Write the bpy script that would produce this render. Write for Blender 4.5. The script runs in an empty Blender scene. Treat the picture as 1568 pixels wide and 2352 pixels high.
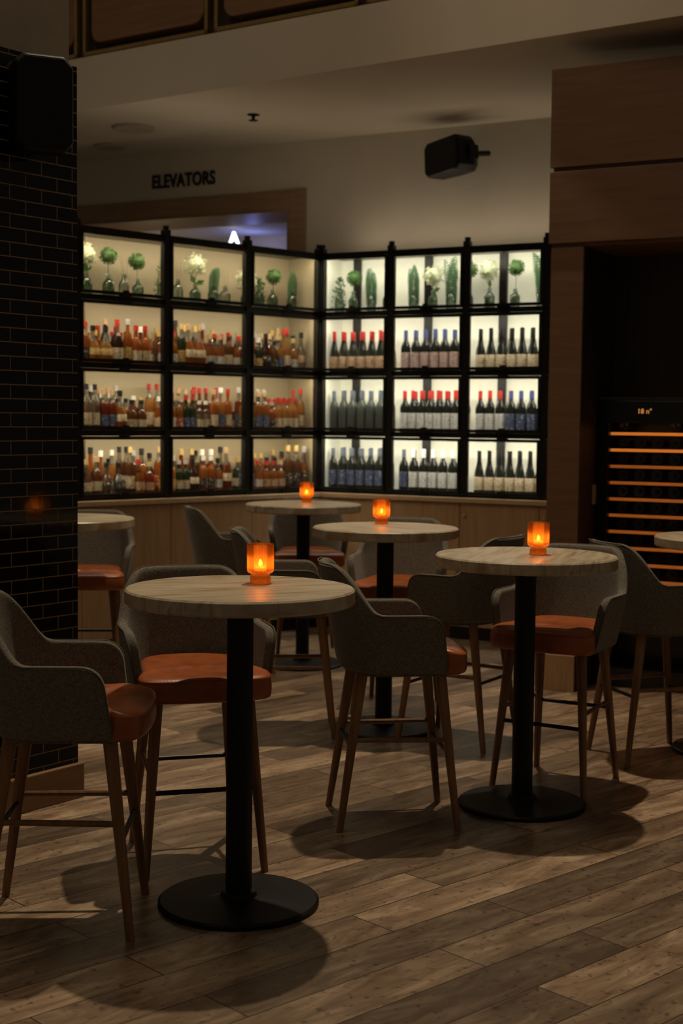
import bpy, math, random
from mathutils import Matrix, Vector
random.seed(7)
scene = bpy.context.scene
COL = scene.collection
rad = math.radians
scene.view_settings.view_transform = 'Standard'

# ------------------------------------------------------------------ materials
def new_mat(name):
    m = bpy.data.materials.new(name); m.use_nodes = True
    nt = m.node_tree
    return m, nt, nt.nodes["Principled BSDF"]

def pmat(name, col, rough=0.6, metal=0.0, noise=0.0, nscale=20.0, emis=None, estr=0.0, bump=0.0, bscale=None, spec=0.5, stretch=(1,1,1)):
    m, nt, b = new_mat(name)
    b.inputs["Base Color"].default_value = (*col, 1)
    b.inputs["Roughness"].default_value = rough
    b.inputs["Metallic"].default_value = metal
    b.inputs["Specular IOR Level"].default_value = spec
    if emis:
        b.inputs["Emission Color"].default_value = (*emis, 1)
        b.inputs["Emission Strength"].default_value = estr
    if noise > 0 or bump > 0:
        tc = nt.nodes.new("ShaderNodeTexCoord"); mp = nt.nodes.new("ShaderNodeMapping")
        mp.inputs["Scale"].default_value = stretch
        nt.links.new(tc.outputs["Object"], mp.inputs["Vector"])
        n = nt.nodes.new("ShaderNodeTexNoise"); n.inputs["Scale"].default_value = nscale
        n.inputs["Detail"].default_value = 6
        nt.links.new(mp.outputs["Vector"], n.inputs["Vector"])
        if noise > 0:
            r = nt.nodes.new("ShaderNodeValToRGB")
            r.color_ramp.elements[0].position = 0.3; r.color_ramp.elements[1].position = 0.7
            r.color_ramp.elements[0].color = (*[c*(1-noise) for c in col], 1)
            r.color_ramp.elements[1].color = (*[min(1, c*(1+noise)) for c in col], 1)
            nt.links.new(n.outputs["Fac"], r.inputs["Fac"]); nt.links.new(r.outputs["Color"], b.inputs["Base Color"])
        if bump > 0:
            n2 = n
            if bscale:
                n2 = nt.nodes.new("ShaderNodeTexNoise"); n2.inputs["Scale"].default_value = bscale; nt.links.new(mp.outputs["Vector"], n2.inputs["Vector"])
            bp = nt.nodes.new("ShaderNodeBump"); bp.inputs["Strength"].default_value = bump; bp.inputs["Distance"].default_value = 0.002
            nt.links.new(n2.outputs["Fac"], bp.inputs["Height"]); nt.links.new(bp.outputs["Normal"], b.inputs["Normal"])
    return m

def mk(nt, t): return nt.nodes.new(t)

def floor_mat():
    m, nt, b = new_mat("floor_planks")
    tc = mk(nt, "ShaderNodeTexCoord"); mp = mk(nt, "ShaderNodeMapping")
    mp.inputs["Rotation"].default_value = (0, 0, rad(-43))
    nt.links.new(tc.outputs["Object"], mp.inputs["Vector"])
    def brick(c1, c2, mc):
        br = mk(nt, "ShaderNodeTexBrick")
        br.inputs["Color1"].default_value = c1; br.inputs["Color2"].default_value = c2; br.inputs["Mortar"].default_value = mc
        br.inputs["Scale"].default_value = 1; br.inputs["Brick Width"].default_value = 1.2; br.inputs["Row Height"].default_value = 0.195
        br.inputs["Mortar Size"].default_value = 0.0026; br.inputs["Mortar Smooth"].default_value = 0.2
        br.offset = 0.37; br.offset_frequency = 2
        nt.links.new(mp.outputs["Vector"], br.inputs["Vector"]); return br
    br = brick((0,0,0,1), (1,1,1,1), (0.5,0.5,0.5,1))
    sep = mk(nt, "ShaderNodeVectorMath"); sep.operation = 'MULTIPLY'; sep.inputs[1].default_value = (2.0, 9, 1)
    nt.links.new(mp.outputs["Vector"], sep.inputs[0])
    sc = mk(nt, "ShaderNodeVectorMath"); sc.operation = 'SCALE'; sc.inputs["Scale"].default_value = 13.0
    nt.links.new(br.outputs["Color"], sc.inputs[0])
    ad = mk(nt, "ShaderNodeVectorMath"); ad.operation = 'ADD'
    nt.links.new(sep.outputs[0], ad.inputs[0]); nt.links.new(sc.outputs[0], ad.inputs[1])
    n1 = mk(nt, "ShaderNodeTexNoise"); n1.inputs["Scale"].default_value = 1.3; n1.inputs["Detail"].default_value = 9; n1.inputs["Roughness"].default_value = 0.66; n1.inputs["Distortion"].default_value = 0.9
    nt.links.new(ad.outputs[0], n1.inputs["Vector"])
    ramp = mk(nt, "ShaderNodeValToRGB"); e = ramp.color_ramp.elements
    e[0].position = 0.30; e[0].color = (0.085, 0.051, 0.031, 1)
    e[1].position = 0.70; e[1].color = (0.40, 0.298, 0.196, 1)
    x = e.new(0.5); x.color = (0.215, 0.145, 0.091, 1)
    nt.links.new(n1.outputs["Fac"], ramp.inputs["Fac"])
    tone = mk(nt, "ShaderNodeMapRange"); tone.inputs["To Min"].default_value = 0.46; tone.inputs["To Max"].default_value = 1.55
    nt.links.new(br.outputs["Color"], tone.inputs["Value"])
    mul = mk(nt, "ShaderNodeVectorMath"); mul.operation = 'SCALE'
    nt.links.new(ramp.outputs["Color"], mul.inputs[0]); nt.links.new(tone.outputs[0], mul.inputs["Scale"])
    n2 = mk(nt, "ShaderNodeTexNoise"); n2.inputs["Scale"].default_value = 32; n2.inputs["Detail"].default_value = 4
    nt.links.new(mp.outputs["Vector"], n2.inputs["Vector"])
    r2 = mk(nt, "ShaderNodeValToRGB"); r2.color_ramp.elements[0].position = 0.33; r2.color_ramp.elements[1].position = 0.40
    r2.color_ramp.elements[0].color = (0.5,0.5,0.5,1)
    nt.links.new(n2.outputs["Fac"], r2.inputs["Fac"])
    m2 = mk(nt, "ShaderNodeVectorMath"); m2.operation = 'MULTIPLY'
    nt.links.new(mul.outputs[0], m2.inputs[0]); nt.links.new(r2.outputs["Color"], m2.inputs[1])
    mx = mk(nt, "ShaderNodeMix"); mx.data_type = 'RGBA'
    nt.links.new(br.outputs["Fac"], mx.inputs["Factor"]); nt.links.new(m2.outputs[0], mx.inputs["A"]); mx.inputs["B"].default_value = (0.03,0.02,0.013,1)
    nt.links.new(mx.outputs["Result"], b.inputs["Base Color"])
    b.inputs["Roughness"].default_value = 0.36
    bp = mk(nt, "ShaderNodeBump"); bp.inputs["Strength"].default_value = 0.35; bp.inputs["Distance"].default_value = 0.003; bp.invert = True
    nt.links.new(br.outputs["Fac"], bp.inputs["Height"])
    bp2 = mk(nt, "ShaderNodeBump"); bp2.inputs["Strength"].default_value = 0.25; bp2.inputs["Distance"].default_value = 0.002
    nt.links.new(n1.outputs["Fac"], bp2.inputs["Height"]); nt.links.new(bp.outputs["Normal"], bp2.inputs["Normal"])
    nt.links.new(bp2.outputs["Normal"], b.inputs["Normal"])
    return m

def tile_mat():
    m, nt, b = new_mat("black_glazed_tile")
    tc = mk(nt, "ShaderNodeTexCoord"); s = mk(nt, "ShaderNodeSeparateXYZ"); c = mk(nt, "ShaderNodeCombineXYZ")
    nt.links.new(tc.outputs["Object"], s.inputs[0])
    a = mk(nt, "ShaderNodeMath"); a.operation = 'ADD'
    nt.links.new(s.outputs["X"], a.inputs[0]); nt.links.new(s.outputs["Y"], a.inputs[1])
    nt.links.new(a.outputs[0], c.inputs["X"]); nt.links.new(s.outputs["Z"], c.inputs["Y"])
    br = mk(nt, "ShaderNodeTexBrick")
    br.inputs["Color1"].default_value = (0.003,0.003,0.003,1); br.inputs["Color2"].default_value = (0.008,0.007,0.006,1); br.inputs["Mortar"].default_value = (0.24,0.15,0.065,1)
    br.inputs["Scale"].default_value = 1; br.inputs["Brick Width"].default_value = 0.165; br.inputs["Row Height"].default_value = 0.0565
    br.inputs["Mortar Size"].default_value = 0.0024; br.inputs["Mortar Smooth"].default_value = 0.15
    nt.links.new(c.outputs[0], br.inputs["Vector"]); nt.links.new(br.outputs["Color"], b.inputs["Base Color"])
    mr = mk(nt, "ShaderNodeMapRange"); mr.inputs["To Min"].default_value = 0.08; mr.inputs["To Max"].default_value = 0.8
    nt.links.new(br.outputs["Fac"], mr.inputs["Value"]); nt.links.new(mr.outputs[0], b.inputs["Roughness"])
    n = mk(nt, "ShaderNodeTexNoise"); n.inputs["Scale"].default_value = 7; nt.links.new(tc.outputs["Object"], n.inputs["Vector"])
    bp = mk(nt, "ShaderNodeBump"); bp.inputs["Strength"].default_value = 0.6; bp.inputs["Distance"].default_value = 0.004; bp.invert = True
    nt.links.new(br.outputs["Fac"], bp.inputs["Height"])
    bp2 = mk(nt, "ShaderNodeBump"); bp2.inputs["Strength"].default_value = 0.10; bp2.inputs["Distance"].default_value = 0.01
    nt.links.new(n.outputs["Fac"], bp2.inputs["Height"]); nt.links.new(bp.outputs["Normal"], bp2.inputs["Normal"])
    nt.links.new(bp2.outputs["Normal"], b.inputs["Normal"])
    b.inputs["Specular IOR Level"].default_value = 0.3
    return m

def wood_mat(name, c1, c2, axis='z', rough=0.5, scale=1.0, k=14):
    m, nt, b = new_mat(name)
    tc = mk(nt, "ShaderNodeTexCoord"); mp = mk(nt, "ShaderNodeMapping")
    st = {'x': (1.2, k, k), 'y': (k, 1.2, k), 'z': (k, k, 1.2)}[axis]
    mp.inputs["Scale"].default_value = [v*scale for v in st]
    nt.links.new(tc.outputs["Object"], mp.inputs["Vector"])
    n = mk(nt, "ShaderNodeTexNoise"); n.inputs["Scale"].default_value = 2.2; n.inputs["Detail"].default_value = 8; n.inputs["Distortion"].default_value = 0.5
    nt.links.new(mp.outputs["Vector"], n.inputs["Vector"])
    r = mk(nt, "ShaderNodeValToRGB"); r.color_ramp.elements[0].position = 0.3; r.color_ramp.elements[1].position = 0.7
    r.color_ramp.elements[0].color = (*c1,1); r.color_ramp.elements[1].color = (*c2,1)
    nt.links.new(n.outputs["Fac"], r.inputs["Fac"]); nt.links.new(r.outputs["Color"], b.inputs["Base Color"])
    b.inputs["Roughness"].default_value = rough
    bp = mk(nt, "ShaderNodeBump"); bp.inputs["Strength"].default_value = 0.15; bp.inputs["Distance"].default_value = 0.001
    nt.links.new(n.outputs["Fac"], bp.inputs["Height"]); nt.links.new(bp.outputs["Normal"], b.inputs["Normal"])
    return m

def tabletop_mat():
    m, nt, b = new_mat("limed_wood_top")
    tc = mk(nt, "ShaderNodeTexCoord"); mp = mk(nt, "ShaderNodeMapping"); mp.inputs["Rotation"].default_value = (0,0,rad(-22))
    nt.links.new(tc.outputs["Object"], mp.inputs["Vector"])
    br = mk(nt, "ShaderNodeTexBrick"); br.inputs["Color1"].default_value=(0,0,0,1); br.inputs["Color2"].default_value=(1,1,1,1); br.inputs["Mortar"].default_value=(0.5,0.5,0.5,1)
    br.inputs["Scale"].default_value=1; br.inputs["Brick Width"].default_value=3.0; br.inputs["Row Height"].default_value=0.13; br.inputs["Mortar Size"].default_value=0.001
    nt.links.new(mp.outputs["Vector"], br.inputs["Vector"])
    vm = mk(nt, "ShaderNodeVectorMath"); vm.operation='MULTIPLY'; vm.inputs[1].default_value=(2,16,6)
    nt.links.new(mp.outputs["Vector"], vm.inputs[0])
    n = mk(nt, "ShaderNodeTexNoise"); n.inputs["Scale"].default_value=1.8; n.inputs["Detail"].default_value=8; n.inputs["Distortion"].default_value=0.8
    nt.links.new(vm.outputs[0], n.inputs["Vector"])
    r = mk(nt, "ShaderNodeValToRGB"); e=r.color_ramp.elements
    e[0].position=0.26; e[0].color=(0.20,0.135,0.07,1); e[1].position=0.64; e[1].color=(0.50,0.435,0.31,1)
    x=e.new(0.42); x.color=(0.37,0.305,0.205,1)
    nt.links.new(n.outputs["Fac"], r.inputs["Fac"])
    n3 = mk(nt, "ShaderNodeTexNoise"); n3.inputs["Scale"].default_value=3.5; nt.links.new(tc.outputs["Object"], n3.inputs["Vector"])
    r3 = mk(nt, "ShaderNodeValToRGB"); r3.color_ramp.elements[0].position=0.58; r3.color_ramp.elements[1].position=0.70
    nt.links.new(n3.outputs["Fac"], r3.inputs["Fac"])
    mx0 = mk(nt, "ShaderNodeMix"); mx0.data_type='RGBA'; nt.links.new(r3.outputs["Color"], mx0.inputs["Factor"])
    nt.links.new(r.outputs["Color"], mx0.inputs["A"]); mx0.inputs["B"].default_value=(0.30,0.17,0.075,1)
    mx = mk(nt, "ShaderNodeMix"); mx.data_type='RGBA'; nt.links.new(br.outputs["Fac"], mx.inputs["Factor"])
    nt.links.new(mx0.outputs["Result"], mx.inputs["A"]); mx.inputs["B"].default_value=(0.22,0.145,0.075,1)
    nt.links.new(mx.outputs["Result"], b.inputs["Base Color"]); b.inputs["Roughness"].default_value=0.36
    bp = mk(nt, "ShaderNodeBump"); bp.inputs["Strength"].default_value=0.3; bp.inputs["Distance"].default_value=0.002
    nt.links.new(n.outputs["Fac"], bp.inputs["Height"]); nt.links.new(bp.outputs["Normal"], b.inputs["Normal"])
    return m

def fabric_mat():
    m, nt, b = new_mat("grey_tweed")
    tc = mk(nt, "ShaderNodeTexCoord")
    def nz(scl, sc):
        mp = mk(nt, "ShaderNodeMapping"); mp.inputs["Scale"].default_value = scl
        nt.links.new(tc.outputs["Object"], mp.inputs["Vector"])
        n = mk(nt, "ShaderNodeTexNoise"); n.inputs["Scale"].default_value = sc; n.inputs["Detail"].default_value = 3
        nt.links.new(mp.outputs["Vector"], n.inputs["Vector"]); return n
    a = nz((1,1,5), 95); c = nz((5,5,1), 80)
    ad = mk(nt, "ShaderNodeMath"); ad.operation='ADD'
    nt.links.new(a.outputs["Fac"], ad.inputs[0]); nt.links.new(c.outputs["Fac"], ad.inputs[1])
    hf = mk(nt, "ShaderNodeMath"); hf.operation='MULTIPLY'; hf.inputs[1].default_value=0.5
    nt.links.new(ad.outputs[0], hf.inputs[0])
    r = mk(nt, "ShaderNodeValToRGB"); r.color_ramp.elements[0].position=0.37; r.color_ramp.elements[1].position=0.64
    r.color_ramp.elements[0].color=(0.075,0.067,0.052,1); r.color_ramp.elements[1].color=(0.225,0.205,0.162,1)
    nt.links.new(hf.outputs[0], r.inputs["Fac"]); nt.links.new(r.outputs["Color"], b.inputs["Base Color"])
    b.inputs["Roughness"].default_value=0.95; b.inputs["Specular IOR Level"].default_value=0.15
    b.inputs["Sheen Weight"].default_value=0.12
    bp = mk(nt, "ShaderNodeBump"); bp.inputs["Strength"].default_value=0.3; bp.inputs["Distance"].default_value=0.0012
    nt.links.new(hf.outputs[0], bp.inputs["Height"]); nt.links.new(bp.outputs["Normal"], b.inputs["Normal"])
    return m

def thin_glass(name, col, tcol, wT=0.5, wTl=0.3, rough=0.08):
    m = bpy.data.materials.new(name); m.use_nodes=True; nt=m.node_tree; nt.nodes.clear()
    o = mk(nt,"ShaderNodeOutputMaterial"); t=mk(nt,"ShaderNodeBsdfTransparent"); t.inputs[0].default_value=(*tcol,1)
    tl=mk(nt,"ShaderNodeBsdfTranslucent"); tl.inputs[0].default_value=(*col,1)
    g=mk(nt,"ShaderNodeBsdfGlossy"); g.inputs["Roughness"].default_value=rough; g.inputs[0].default_value=(1,1,1,1)
    fr=mk(nt,"ShaderNodeFresnel"); fr.inputs[0].default_value=1.5
    m1=mk(nt,"ShaderNodeMixShader"); m1.inputs[0].default_value=wTl/(wT+wTl)
    nt.links.new(t.outputs[0],m1.inputs[1]); nt.links.new(tl.outputs[0],m1.inputs[2])
    m2=mk(nt,"ShaderNodeMixShader"); nt.links.new(fr.outputs[0],m2.inputs[0]); nt.links.new(m1.outputs[0],m2.inputs[1]); nt.links.new(g.outputs[0],m2.inputs[2])
    nt.links.new(m2.outputs[0],o.inputs[0]); return m

def wire_mat():
    m = bpy.data.materials.new("expanded_wire_mesh"); m.use_nodes=True; nt=m.node_tree
    b=nt.nodes["Principled BSDF"]; o=nt.nodes["Material Output"]
    b.inputs["Base Color"].default_value=(0.10,0.095,0.085,1); b.inputs["Roughness"].default_value=0.45; b.inputs["Metallic"].default_value=0.6
    tc=mk(nt,"ShaderNodeTexCoord"); s=mk(nt,"ShaderNodeSeparateXYZ"); nt.links.new(tc.outputs["Object"], s.inputs[0])
    def stripe(sign):
        a=mk(nt,"ShaderNodeMath"); a.operation='MULTIPLY'; a.inputs[1].default_value=sign*1.7
        nt.links.new(s.outputs["Z"],a.inputs[0])
        c=mk(nt,"ShaderNodeMath"); c.operation='ADD'; nt.links.new(s.outputs["X"],c.inputs[0]); nt.links.new(a.outputs[0],c.inputs[1])
        d=mk(nt,"ShaderNodeMath"); d.operation='MULTIPLY'; d.inputs[1].default_value=1/0.026; nt.links.new(c.outputs[0],d.inputs[0])
        f=mk(nt,"ShaderNodeMath"); f.operation='FRACT'; nt.links.new(d.outputs[0],f.inputs[0])
        l=mk(nt,"ShaderNodeMath"); l.operation='LESS_THAN'; l.inputs[1].default_value=0.15; nt.links.new(f.outputs[0],l.inputs[0]); return l
    l1=stripe(1); l2=stripe(-1); mx=mk(nt,"ShaderNodeMath"); mx.operation='MAXIMUM'
    nt.links.new(l1.outputs[0],mx.inputs[0]); nt.links.new(l2.outputs[0],mx.inputs[1])
    t=mk(nt,"ShaderNodeBsdfTransparent"); ms=mk(nt,"ShaderNodeMixShader")
    nt.links.new(mx.outputs[0],ms.inputs[0]); nt.links.new(t.outputs[0],ms.inputs[1]); nt.links.new(b.outputs[0],ms.inputs[2]); nt.links.new(ms.outputs[0],o.inputs[0])
    return m

def label_mat(name, col, ink):
    m, nt, b = new_mat(name)
    tc=mk(nt,"ShaderNodeTexCoord"); mp=mk(nt,"ShaderNodeMapping"); mp.inputs["Scale"].default_value=(1,1,1.8)
    nt.links.new(tc.outputs["Object"],mp.inputs["Vector"])
    n=mk(nt,"ShaderNodeTexNoise"); n.inputs["Scale"].default_value=60; n.inputs["Detail"].default_value=1; nt.links.new(mp.outputs["Vector"],n.inputs["Vector"])
    r=mk(nt,"ShaderNodeValToRGB"); r.color_ramp.elements[0].position=0.36; r.color_ramp.elements[1].position=0.41
    r.color_ramp.elements[0].color=(*ink,1); r.color_ramp.elements[1].color=(*col,1)
    nt.links.new(n.outputs["Fac"],r.inputs["Fac"]); nt.links.new(r.outputs["Color"],b.inputs["Base Color"]); b.inputs["Roughness"].default_value=0.6
    return m

def liquor_mat(name, col, tr=0.68):
    m = bpy.data.materials.new(name); m.use_nodes=True; nt=m.node_tree
    b=nt.nodes["Principled BSDF"]; o=nt.nodes["Material Output"]
    b.inputs["Base Color"].default_value=(*[c*.6 for c in col],1); b.inputs["Roughness"].default_value=0.08
    t=mk(nt,"ShaderNodeBsdfTransparent"); t.inputs[0].default_value=(*[min(1,c*1.6) for c in col],1)
    tl=mk(nt,"ShaderNodeBsdfTranslucent"); tl.inputs[0].default_value=(*[min(1,c*0.9) for c in col],1)
    m1=mk(nt,"ShaderNodeMixShader"); m1.inputs[0].default_value=0.35; nt.links.new(t.outputs[0],m1.inputs[1]); nt.links.new(tl.outputs[0],m1.inputs[2])
    m2=mk(nt,"ShaderNodeMixShader"); m2.inputs[0].default_value=tr; nt.links.new(b.outputs[0],m2.inputs[1]); nt.links.new(m1.outputs[0],m2.inputs[2])
    nt.links.new(m2.outputs[0],o.inputs[0]); return m

M_floor=floor_mat(); M_tile=tile_mat(); M_top=tabletop_mat(); M_fab=fabric_mat()
M_pipe=pmat("tweed_piping",(0.12,0.108,0.085),0.95,noise=0.1,nscale=200,spec=0.1)
M_leather=pmat("tan_leather",(0.31,0.080,0.021),0.32,noise=0.28,nscale=9,bump=0.2,bscale=160)
M_leg=wood_mat("walnut_leg",(0.13,0.058,0.022),(0.28,0.135,0.053),'z',0.38)
M_black=pmat("black_powdercoat",(0.006,0.006,0.006),0.5,noise=0.2,nscale=60,spec=0.25)
M_blackm=pmat("black_steel_frame",(0.014,0.012,0.010),0.42,0.5,noise=0.2,nscale=40)
M_plaster=pmat("cream_plaster",(0.48,0.42,0.33),0.9,noise=0.05,nscale=3,bump=0.1)
M_ceil=pmat("ceiling_paint",(0.48,0.41,0.315),0.9,noise=0.04,nscale=2)
M_oak=wood_mat("oak_veneer",(0.37,0.22,0.108),(0.47,0.29,0.145),'z',0.5)
M_oaktop=wood_mat("oak_ledge",(0.46,0.32,0.18),(0.56,0.40,0.24),'x',0.45)
M_brown=wood_mat("brown_wood_panel",(0.145,0.072,0.031),(0.195,0.100,0.046),'x',0.5)
M_base=wood_mat("baseboard_wood",(0.20,0.11,0.05),(0.28,0.155,0.07),'x',0.5)
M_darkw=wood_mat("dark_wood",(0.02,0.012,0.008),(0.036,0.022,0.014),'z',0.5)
M_trim=wood_mat("door_trim_wood",(0.20,0.116,0.06),(0.27,0.16,0.085),'x',0.5)
M_brass=pmat("brass",(0.42,0.28,0.10),0.35,0.9,noise=0.1,nscale=20)
M_vent=pmat("vent_paint",(0.30,0.24,0.175),0.7,noise=0.05,nscale=30)

# ------------------------------------------------------------------ mesh builder
class MB:
    def __init__(s): s.v=[]; s.f=[]; s.m=[]
    def add(s, vs, fs, mi=0, M=None):
        o=len(s.v)
        for p in vs:
            p=Vector(p); s.v.append(tuple(M@p) if M else tuple(p))
        for i,f in enumerate(fs):
            s.f.append([o+k for k in f]); s.m.append(mi[i] if isinstance(mi,(list,tuple)) else mi)
    def box(s, lo, hi, mi=0, M=None):
        x0,y0,z0=lo; x1,y1,z1=hi
        s.add([(x0,y0,z0),(x1,y0,z0),(x1,y1,z0),(x0,y1,z0),(x0,y0,z1),(x1,y0,z1),(x1,y1,z1),(x0,y1,z1)],
              [(0,3,2,1),(4,5,6,7),(0,1,5,4),(1,2,6,5),(2,3,7,6),(3,0,4,7)],mi,M)
    def prism(s, pts, z0, z1, mi=0, M=None):
        n=len(pts); s.add([(p[0],p[1],z0) for p in pts]+[(p[0],p[1],z1) for p in pts],
              [list(range(n))[::-1], list(range(n,2*n))]+[(i,(i+1)%n,n+(i+1)%n,n+i) for i in range(n)],mi,M)
    def tube(s, p1, p2, r1, r2=None, seg=12, mi=0, M=None):
        r2=r1 if r2 is None else r2; p1=Vector(p1); p2=Vector(p2); d=(p2-p1).normalized()
        a=d.orthogonal().normalized(); b=d.cross(a); vs=[]
        for p,r in((p1,r1),(p2,r2)):
            for i in range(seg):
                t=2*math.pi*i/seg; vs.append(p+a*math.cos(t)*r+b*math.sin(t)*r)
        s.add(vs,[(i,(i+1)%seg,seg+(i+1)%seg,seg+i) for i in range(seg)]+[list(range(seg))[::-1],list(range(seg,2*seg))],mi,M)
    def sweep(s, pts, r, seg=8, mi=0, closed=False):
        pts=[Vector(p) for p in pts]; n=len(pts); vs=[]
        for i,p in enumerate(pts):
            a=pts[i-1] if (i>0 or closed) else p; b=pts[(i+1)%n] if (i<n-1 or closed) else p
            d=(b-a).normalized(); u=Vector((0,0,1)) if abs(d.z)<.9 else Vector((1,0,0))
            if i==0: x=d.cross(u).normalized()
            else: x=(x-d*x.dot(d)).normalized()
            y=d.cross(x)
            for k in range(seg):
                t=2*math.pi*k/seg; vs.append(p+x*math.cos(t)*r+y*math.sin(t)*r)
        fs=[]
        for i in range(n if closed else n-1):
            j=(i+1)%n
            for k in range(seg): fs.append((i*seg+k,i*seg+(k+1)%seg,j*seg+(k+1)%seg,j*seg+k))
        s.add(vs,fs,mi)
    def lathe(s, prof, M=None, seg=16, mi=0, flute=0, nf=20, caps=True):
        vs=[]; n=len(prof)
        for j,(r,z) in enumerate(prof):
            fl = flute[j] if isinstance(flute,(list,tuple)) else flute
            for i in range(seg):
                t=2*math.pi*i/seg; rr=r*(1+fl*math.cos(nf*t)); vs.append((rr*math.cos(t),rr*math.sin(t),z))
        fs=[]; ms=[]
        for j in range(n-1):
            for i in range(seg):
                fs.append((j*seg+i,j*seg+(i+1)%seg,(j+1)*seg+(i+1)%seg,(j+1)*seg+i)); ms.append(mi[j] if isinstance(mi,(list,tuple)) else mi)
        if caps:
            fs.append(list(range(seg))[::-1]); ms.append(mi[0] if isinstance(mi,(list,tuple)) else mi)
            fs.append([(n-1)*seg+i for i in range(seg)]); ms.append(mi[-1] if isinstance(mi,(list,tuple)) else mi)
        s.add(vs,fs,ms,M)
    def mesh(s, name, mats, smooth=True, ang=35):
        me=bpy.data.meshes.new(name); me.from_pydata(s.v,[],s.f)
        for m in mats: me.materials.append(m)
        me.polygons.foreach_set("material_index", s.m); me.update()
        if smooth:
            me.polygons.foreach_set("use_smooth",[True]*len(me.polygons))
            me.set_sharp_from_angle(angle=rad(ang))
        return me
    def obj(s, name, mats, M=None, parent=None, smooth=True, bevel=0, ang=35):
        return mkobj(name, s.mesh(name,mats,smooth,ang), M, parent, bevel)
def mkobj(name, data, M=None, parent=None, bevel=0):
    o=bpy.data.objects.new(name,data); COL.objects.link(o)
    if parent is not None: o.parent=parent
    if M is not None: o.matrix_local=M
    if bevel:
        b=o.modifiers.new("bevel",'BEVEL'); b.width=bevel; b.segments=2; b.limit_method='ANGLE'
    return o
def empty(name, M=None, parent=None):
    o=mkobj(name,None,M,parent); o.empty_display_size=0.1; return o
def frame(ox, oy, ang, z=0):
    return Matrix.Translation((ox,oy,z))@Matrix.Rotation(ang,4,'Z')

# ------------------------------------------------------------------ room shell
AL=rad(44); AR=rad(-28); AF=math.atan2(-0.567,0.823)
CX,CY=-0.183,11.10
mb=MB(); mb.box((-7,-1.5,-0.05),(7,17,0)); mb.obj("floor",[M_floor],smooth=False)

WF=frame(0.028,11.497,AR)
mb=MB(); DR,DLF=-0.53,-3.4
mb.box((DR,0,0),(3.1,0.2,3.87)); mb.box((-6,0,0),(DLF,0.2,3.87)); mb.box((DLF,0,3.33),(DR,0.2,3.87))
mb.obj("wall_back",[M_plaster],WF,smooth=False)
mb=MB()
tw=0.148
mb.box((DR,-0.03,0),(DR+tw,0.0,3.33+tw)); mb.box((DLF-tw,-0.03,0),(DLF,0.0,3.33+tw)); mb.box((DLF,-0.03,3.33),(DR,0.0,3.33+tw))
mb.box((DR-0.02,-0.03,0),(DR,0.55,3.31)); mb.box((DLF,-0.03,0),(DLF+0.02,0.55,3.31)); mb.box((DLF,-0.03,3.31),(DR,0.55,3.33))
mb.obj("trim_doorway",[M_trim],WF,smooth=False,bevel=0.004)
M_lobby=pmat("lobby_wall",(0.55,0.46,0.30),0.8,noise=0.08,nscale=5)
mb=MB(); mb.box((-4.2,1.62,0),(0.6,1.7,3.5)); mb.obj("wall_lobby_back",[M_lobby],WF,smooth=False)
mb=MB(); mb.box((0.0,0.2,0),(0.1,1.62,3.5)); mb.obj("wall_lobby_side",[M_lobby],WF,smooth=False)
mb=MB(); mb.box((-4.2,0.56,3.36),(0.6,1.7,3.5)); mb.obj("ceiling_lobby",[pmat("lobby_ceiling",(0.5,0.48,0.5),0.8,noise=0.03)],WF,smooth=False)

FF=frame(-1.907,10.61,AF)
def wp(F,x,y): v=F@Vector((x,y,0)); return (v.x,v.y)
mb=MB()
mb.prism([wp(FF,-4,0),wp(FF,8,0),(7,9.2),(-5,15.2)],3.87,4.25)
mb.obj("ceiling",[M_ceil],smooth=False)
mb=MB(); mb.box((-4,0.14,4.25),(8,0.2,6.2)); mb.obj("wall_mezzanine",[pmat("mezz_dark_wall",(0.04,0.026,0.016),0.8,noise=0.2,nscale=4)],FF,smooth=False)
for k in range(-2,4):
    s0=1.198+k*1.25; s1=s0+1.19
    e=empty("balustrade_panel",FF)
    mb=MB(); z0,z1=4.265,5.4; t=0.028
    mb.box((s0,0.02,z0),(s1,0.06,z0+t)); mb.box((s0,0.02,z1-t),(s1,0.06,z1)); mb.box((s0,0.02,z0),(s0+t,0.06,z1)); mb.box((s1-t,0.02,z0),(s1,0.06,z1))
    mb.obj("brass_frame",[M_brass],None,e,smooth=False,bevel=0.003)
    mb=MB(); r=0.09; pts=[]
    a0,a1,b0,b1=s0+0.06,s1-0.06,z0+0.09,z1-0.09
    for cx,cz,t0 in((a1-r,b1-r,0),(a0+r,b1-r,90),(a0+r,b0+r,180),(a1-r,b0+r,270)):
        for i in range(7):
            t=rad(t0+15*i); pts.append((cx+r*math.cos(t),cz+r*math.sin(t)))
    n=len(pts)
    mb.add([(p[0],0.05,p[1]) for p in pts]+[(p[0],0.139,p[1]) for p in pts],[list(range(n)),list(range(2*n-1,n-1,-1))]+[(i,n+i,n+(i+1)%n,(i+1)%n) for i in range(n)])
    mb.obj("inner_panel",[M_brown],None,e,smooth=False,bevel=0.006)

def disc_fix(name,x,y,r):
    mb=MB(); mb.lathe([(r*0.6,-0.014),(r*0.92,-0.022),(r,-0.010),(r,0)],seg=40)
    mb.obj(name,[M_vent],Matrix.Translation((x,y,3.87)))
disc_fix("ceiling_speaker",-1.65,11.23,0.165); disc_fix("ceiling_speaker",-1.957,11.99,0.125)
mb=MB(); mb.lathe([(0.045,0),(0.045,-0.006),(0.014,-0.01),(0.012,-0.035),(0.02,-0.04),(0.035,-0.042),(0.035,-0.046)][::-1],seg=20)
mb.obj("fire_sprinkler",[M_black],Matrix.Translation((-0.684,10.71,3.87)))

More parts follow.
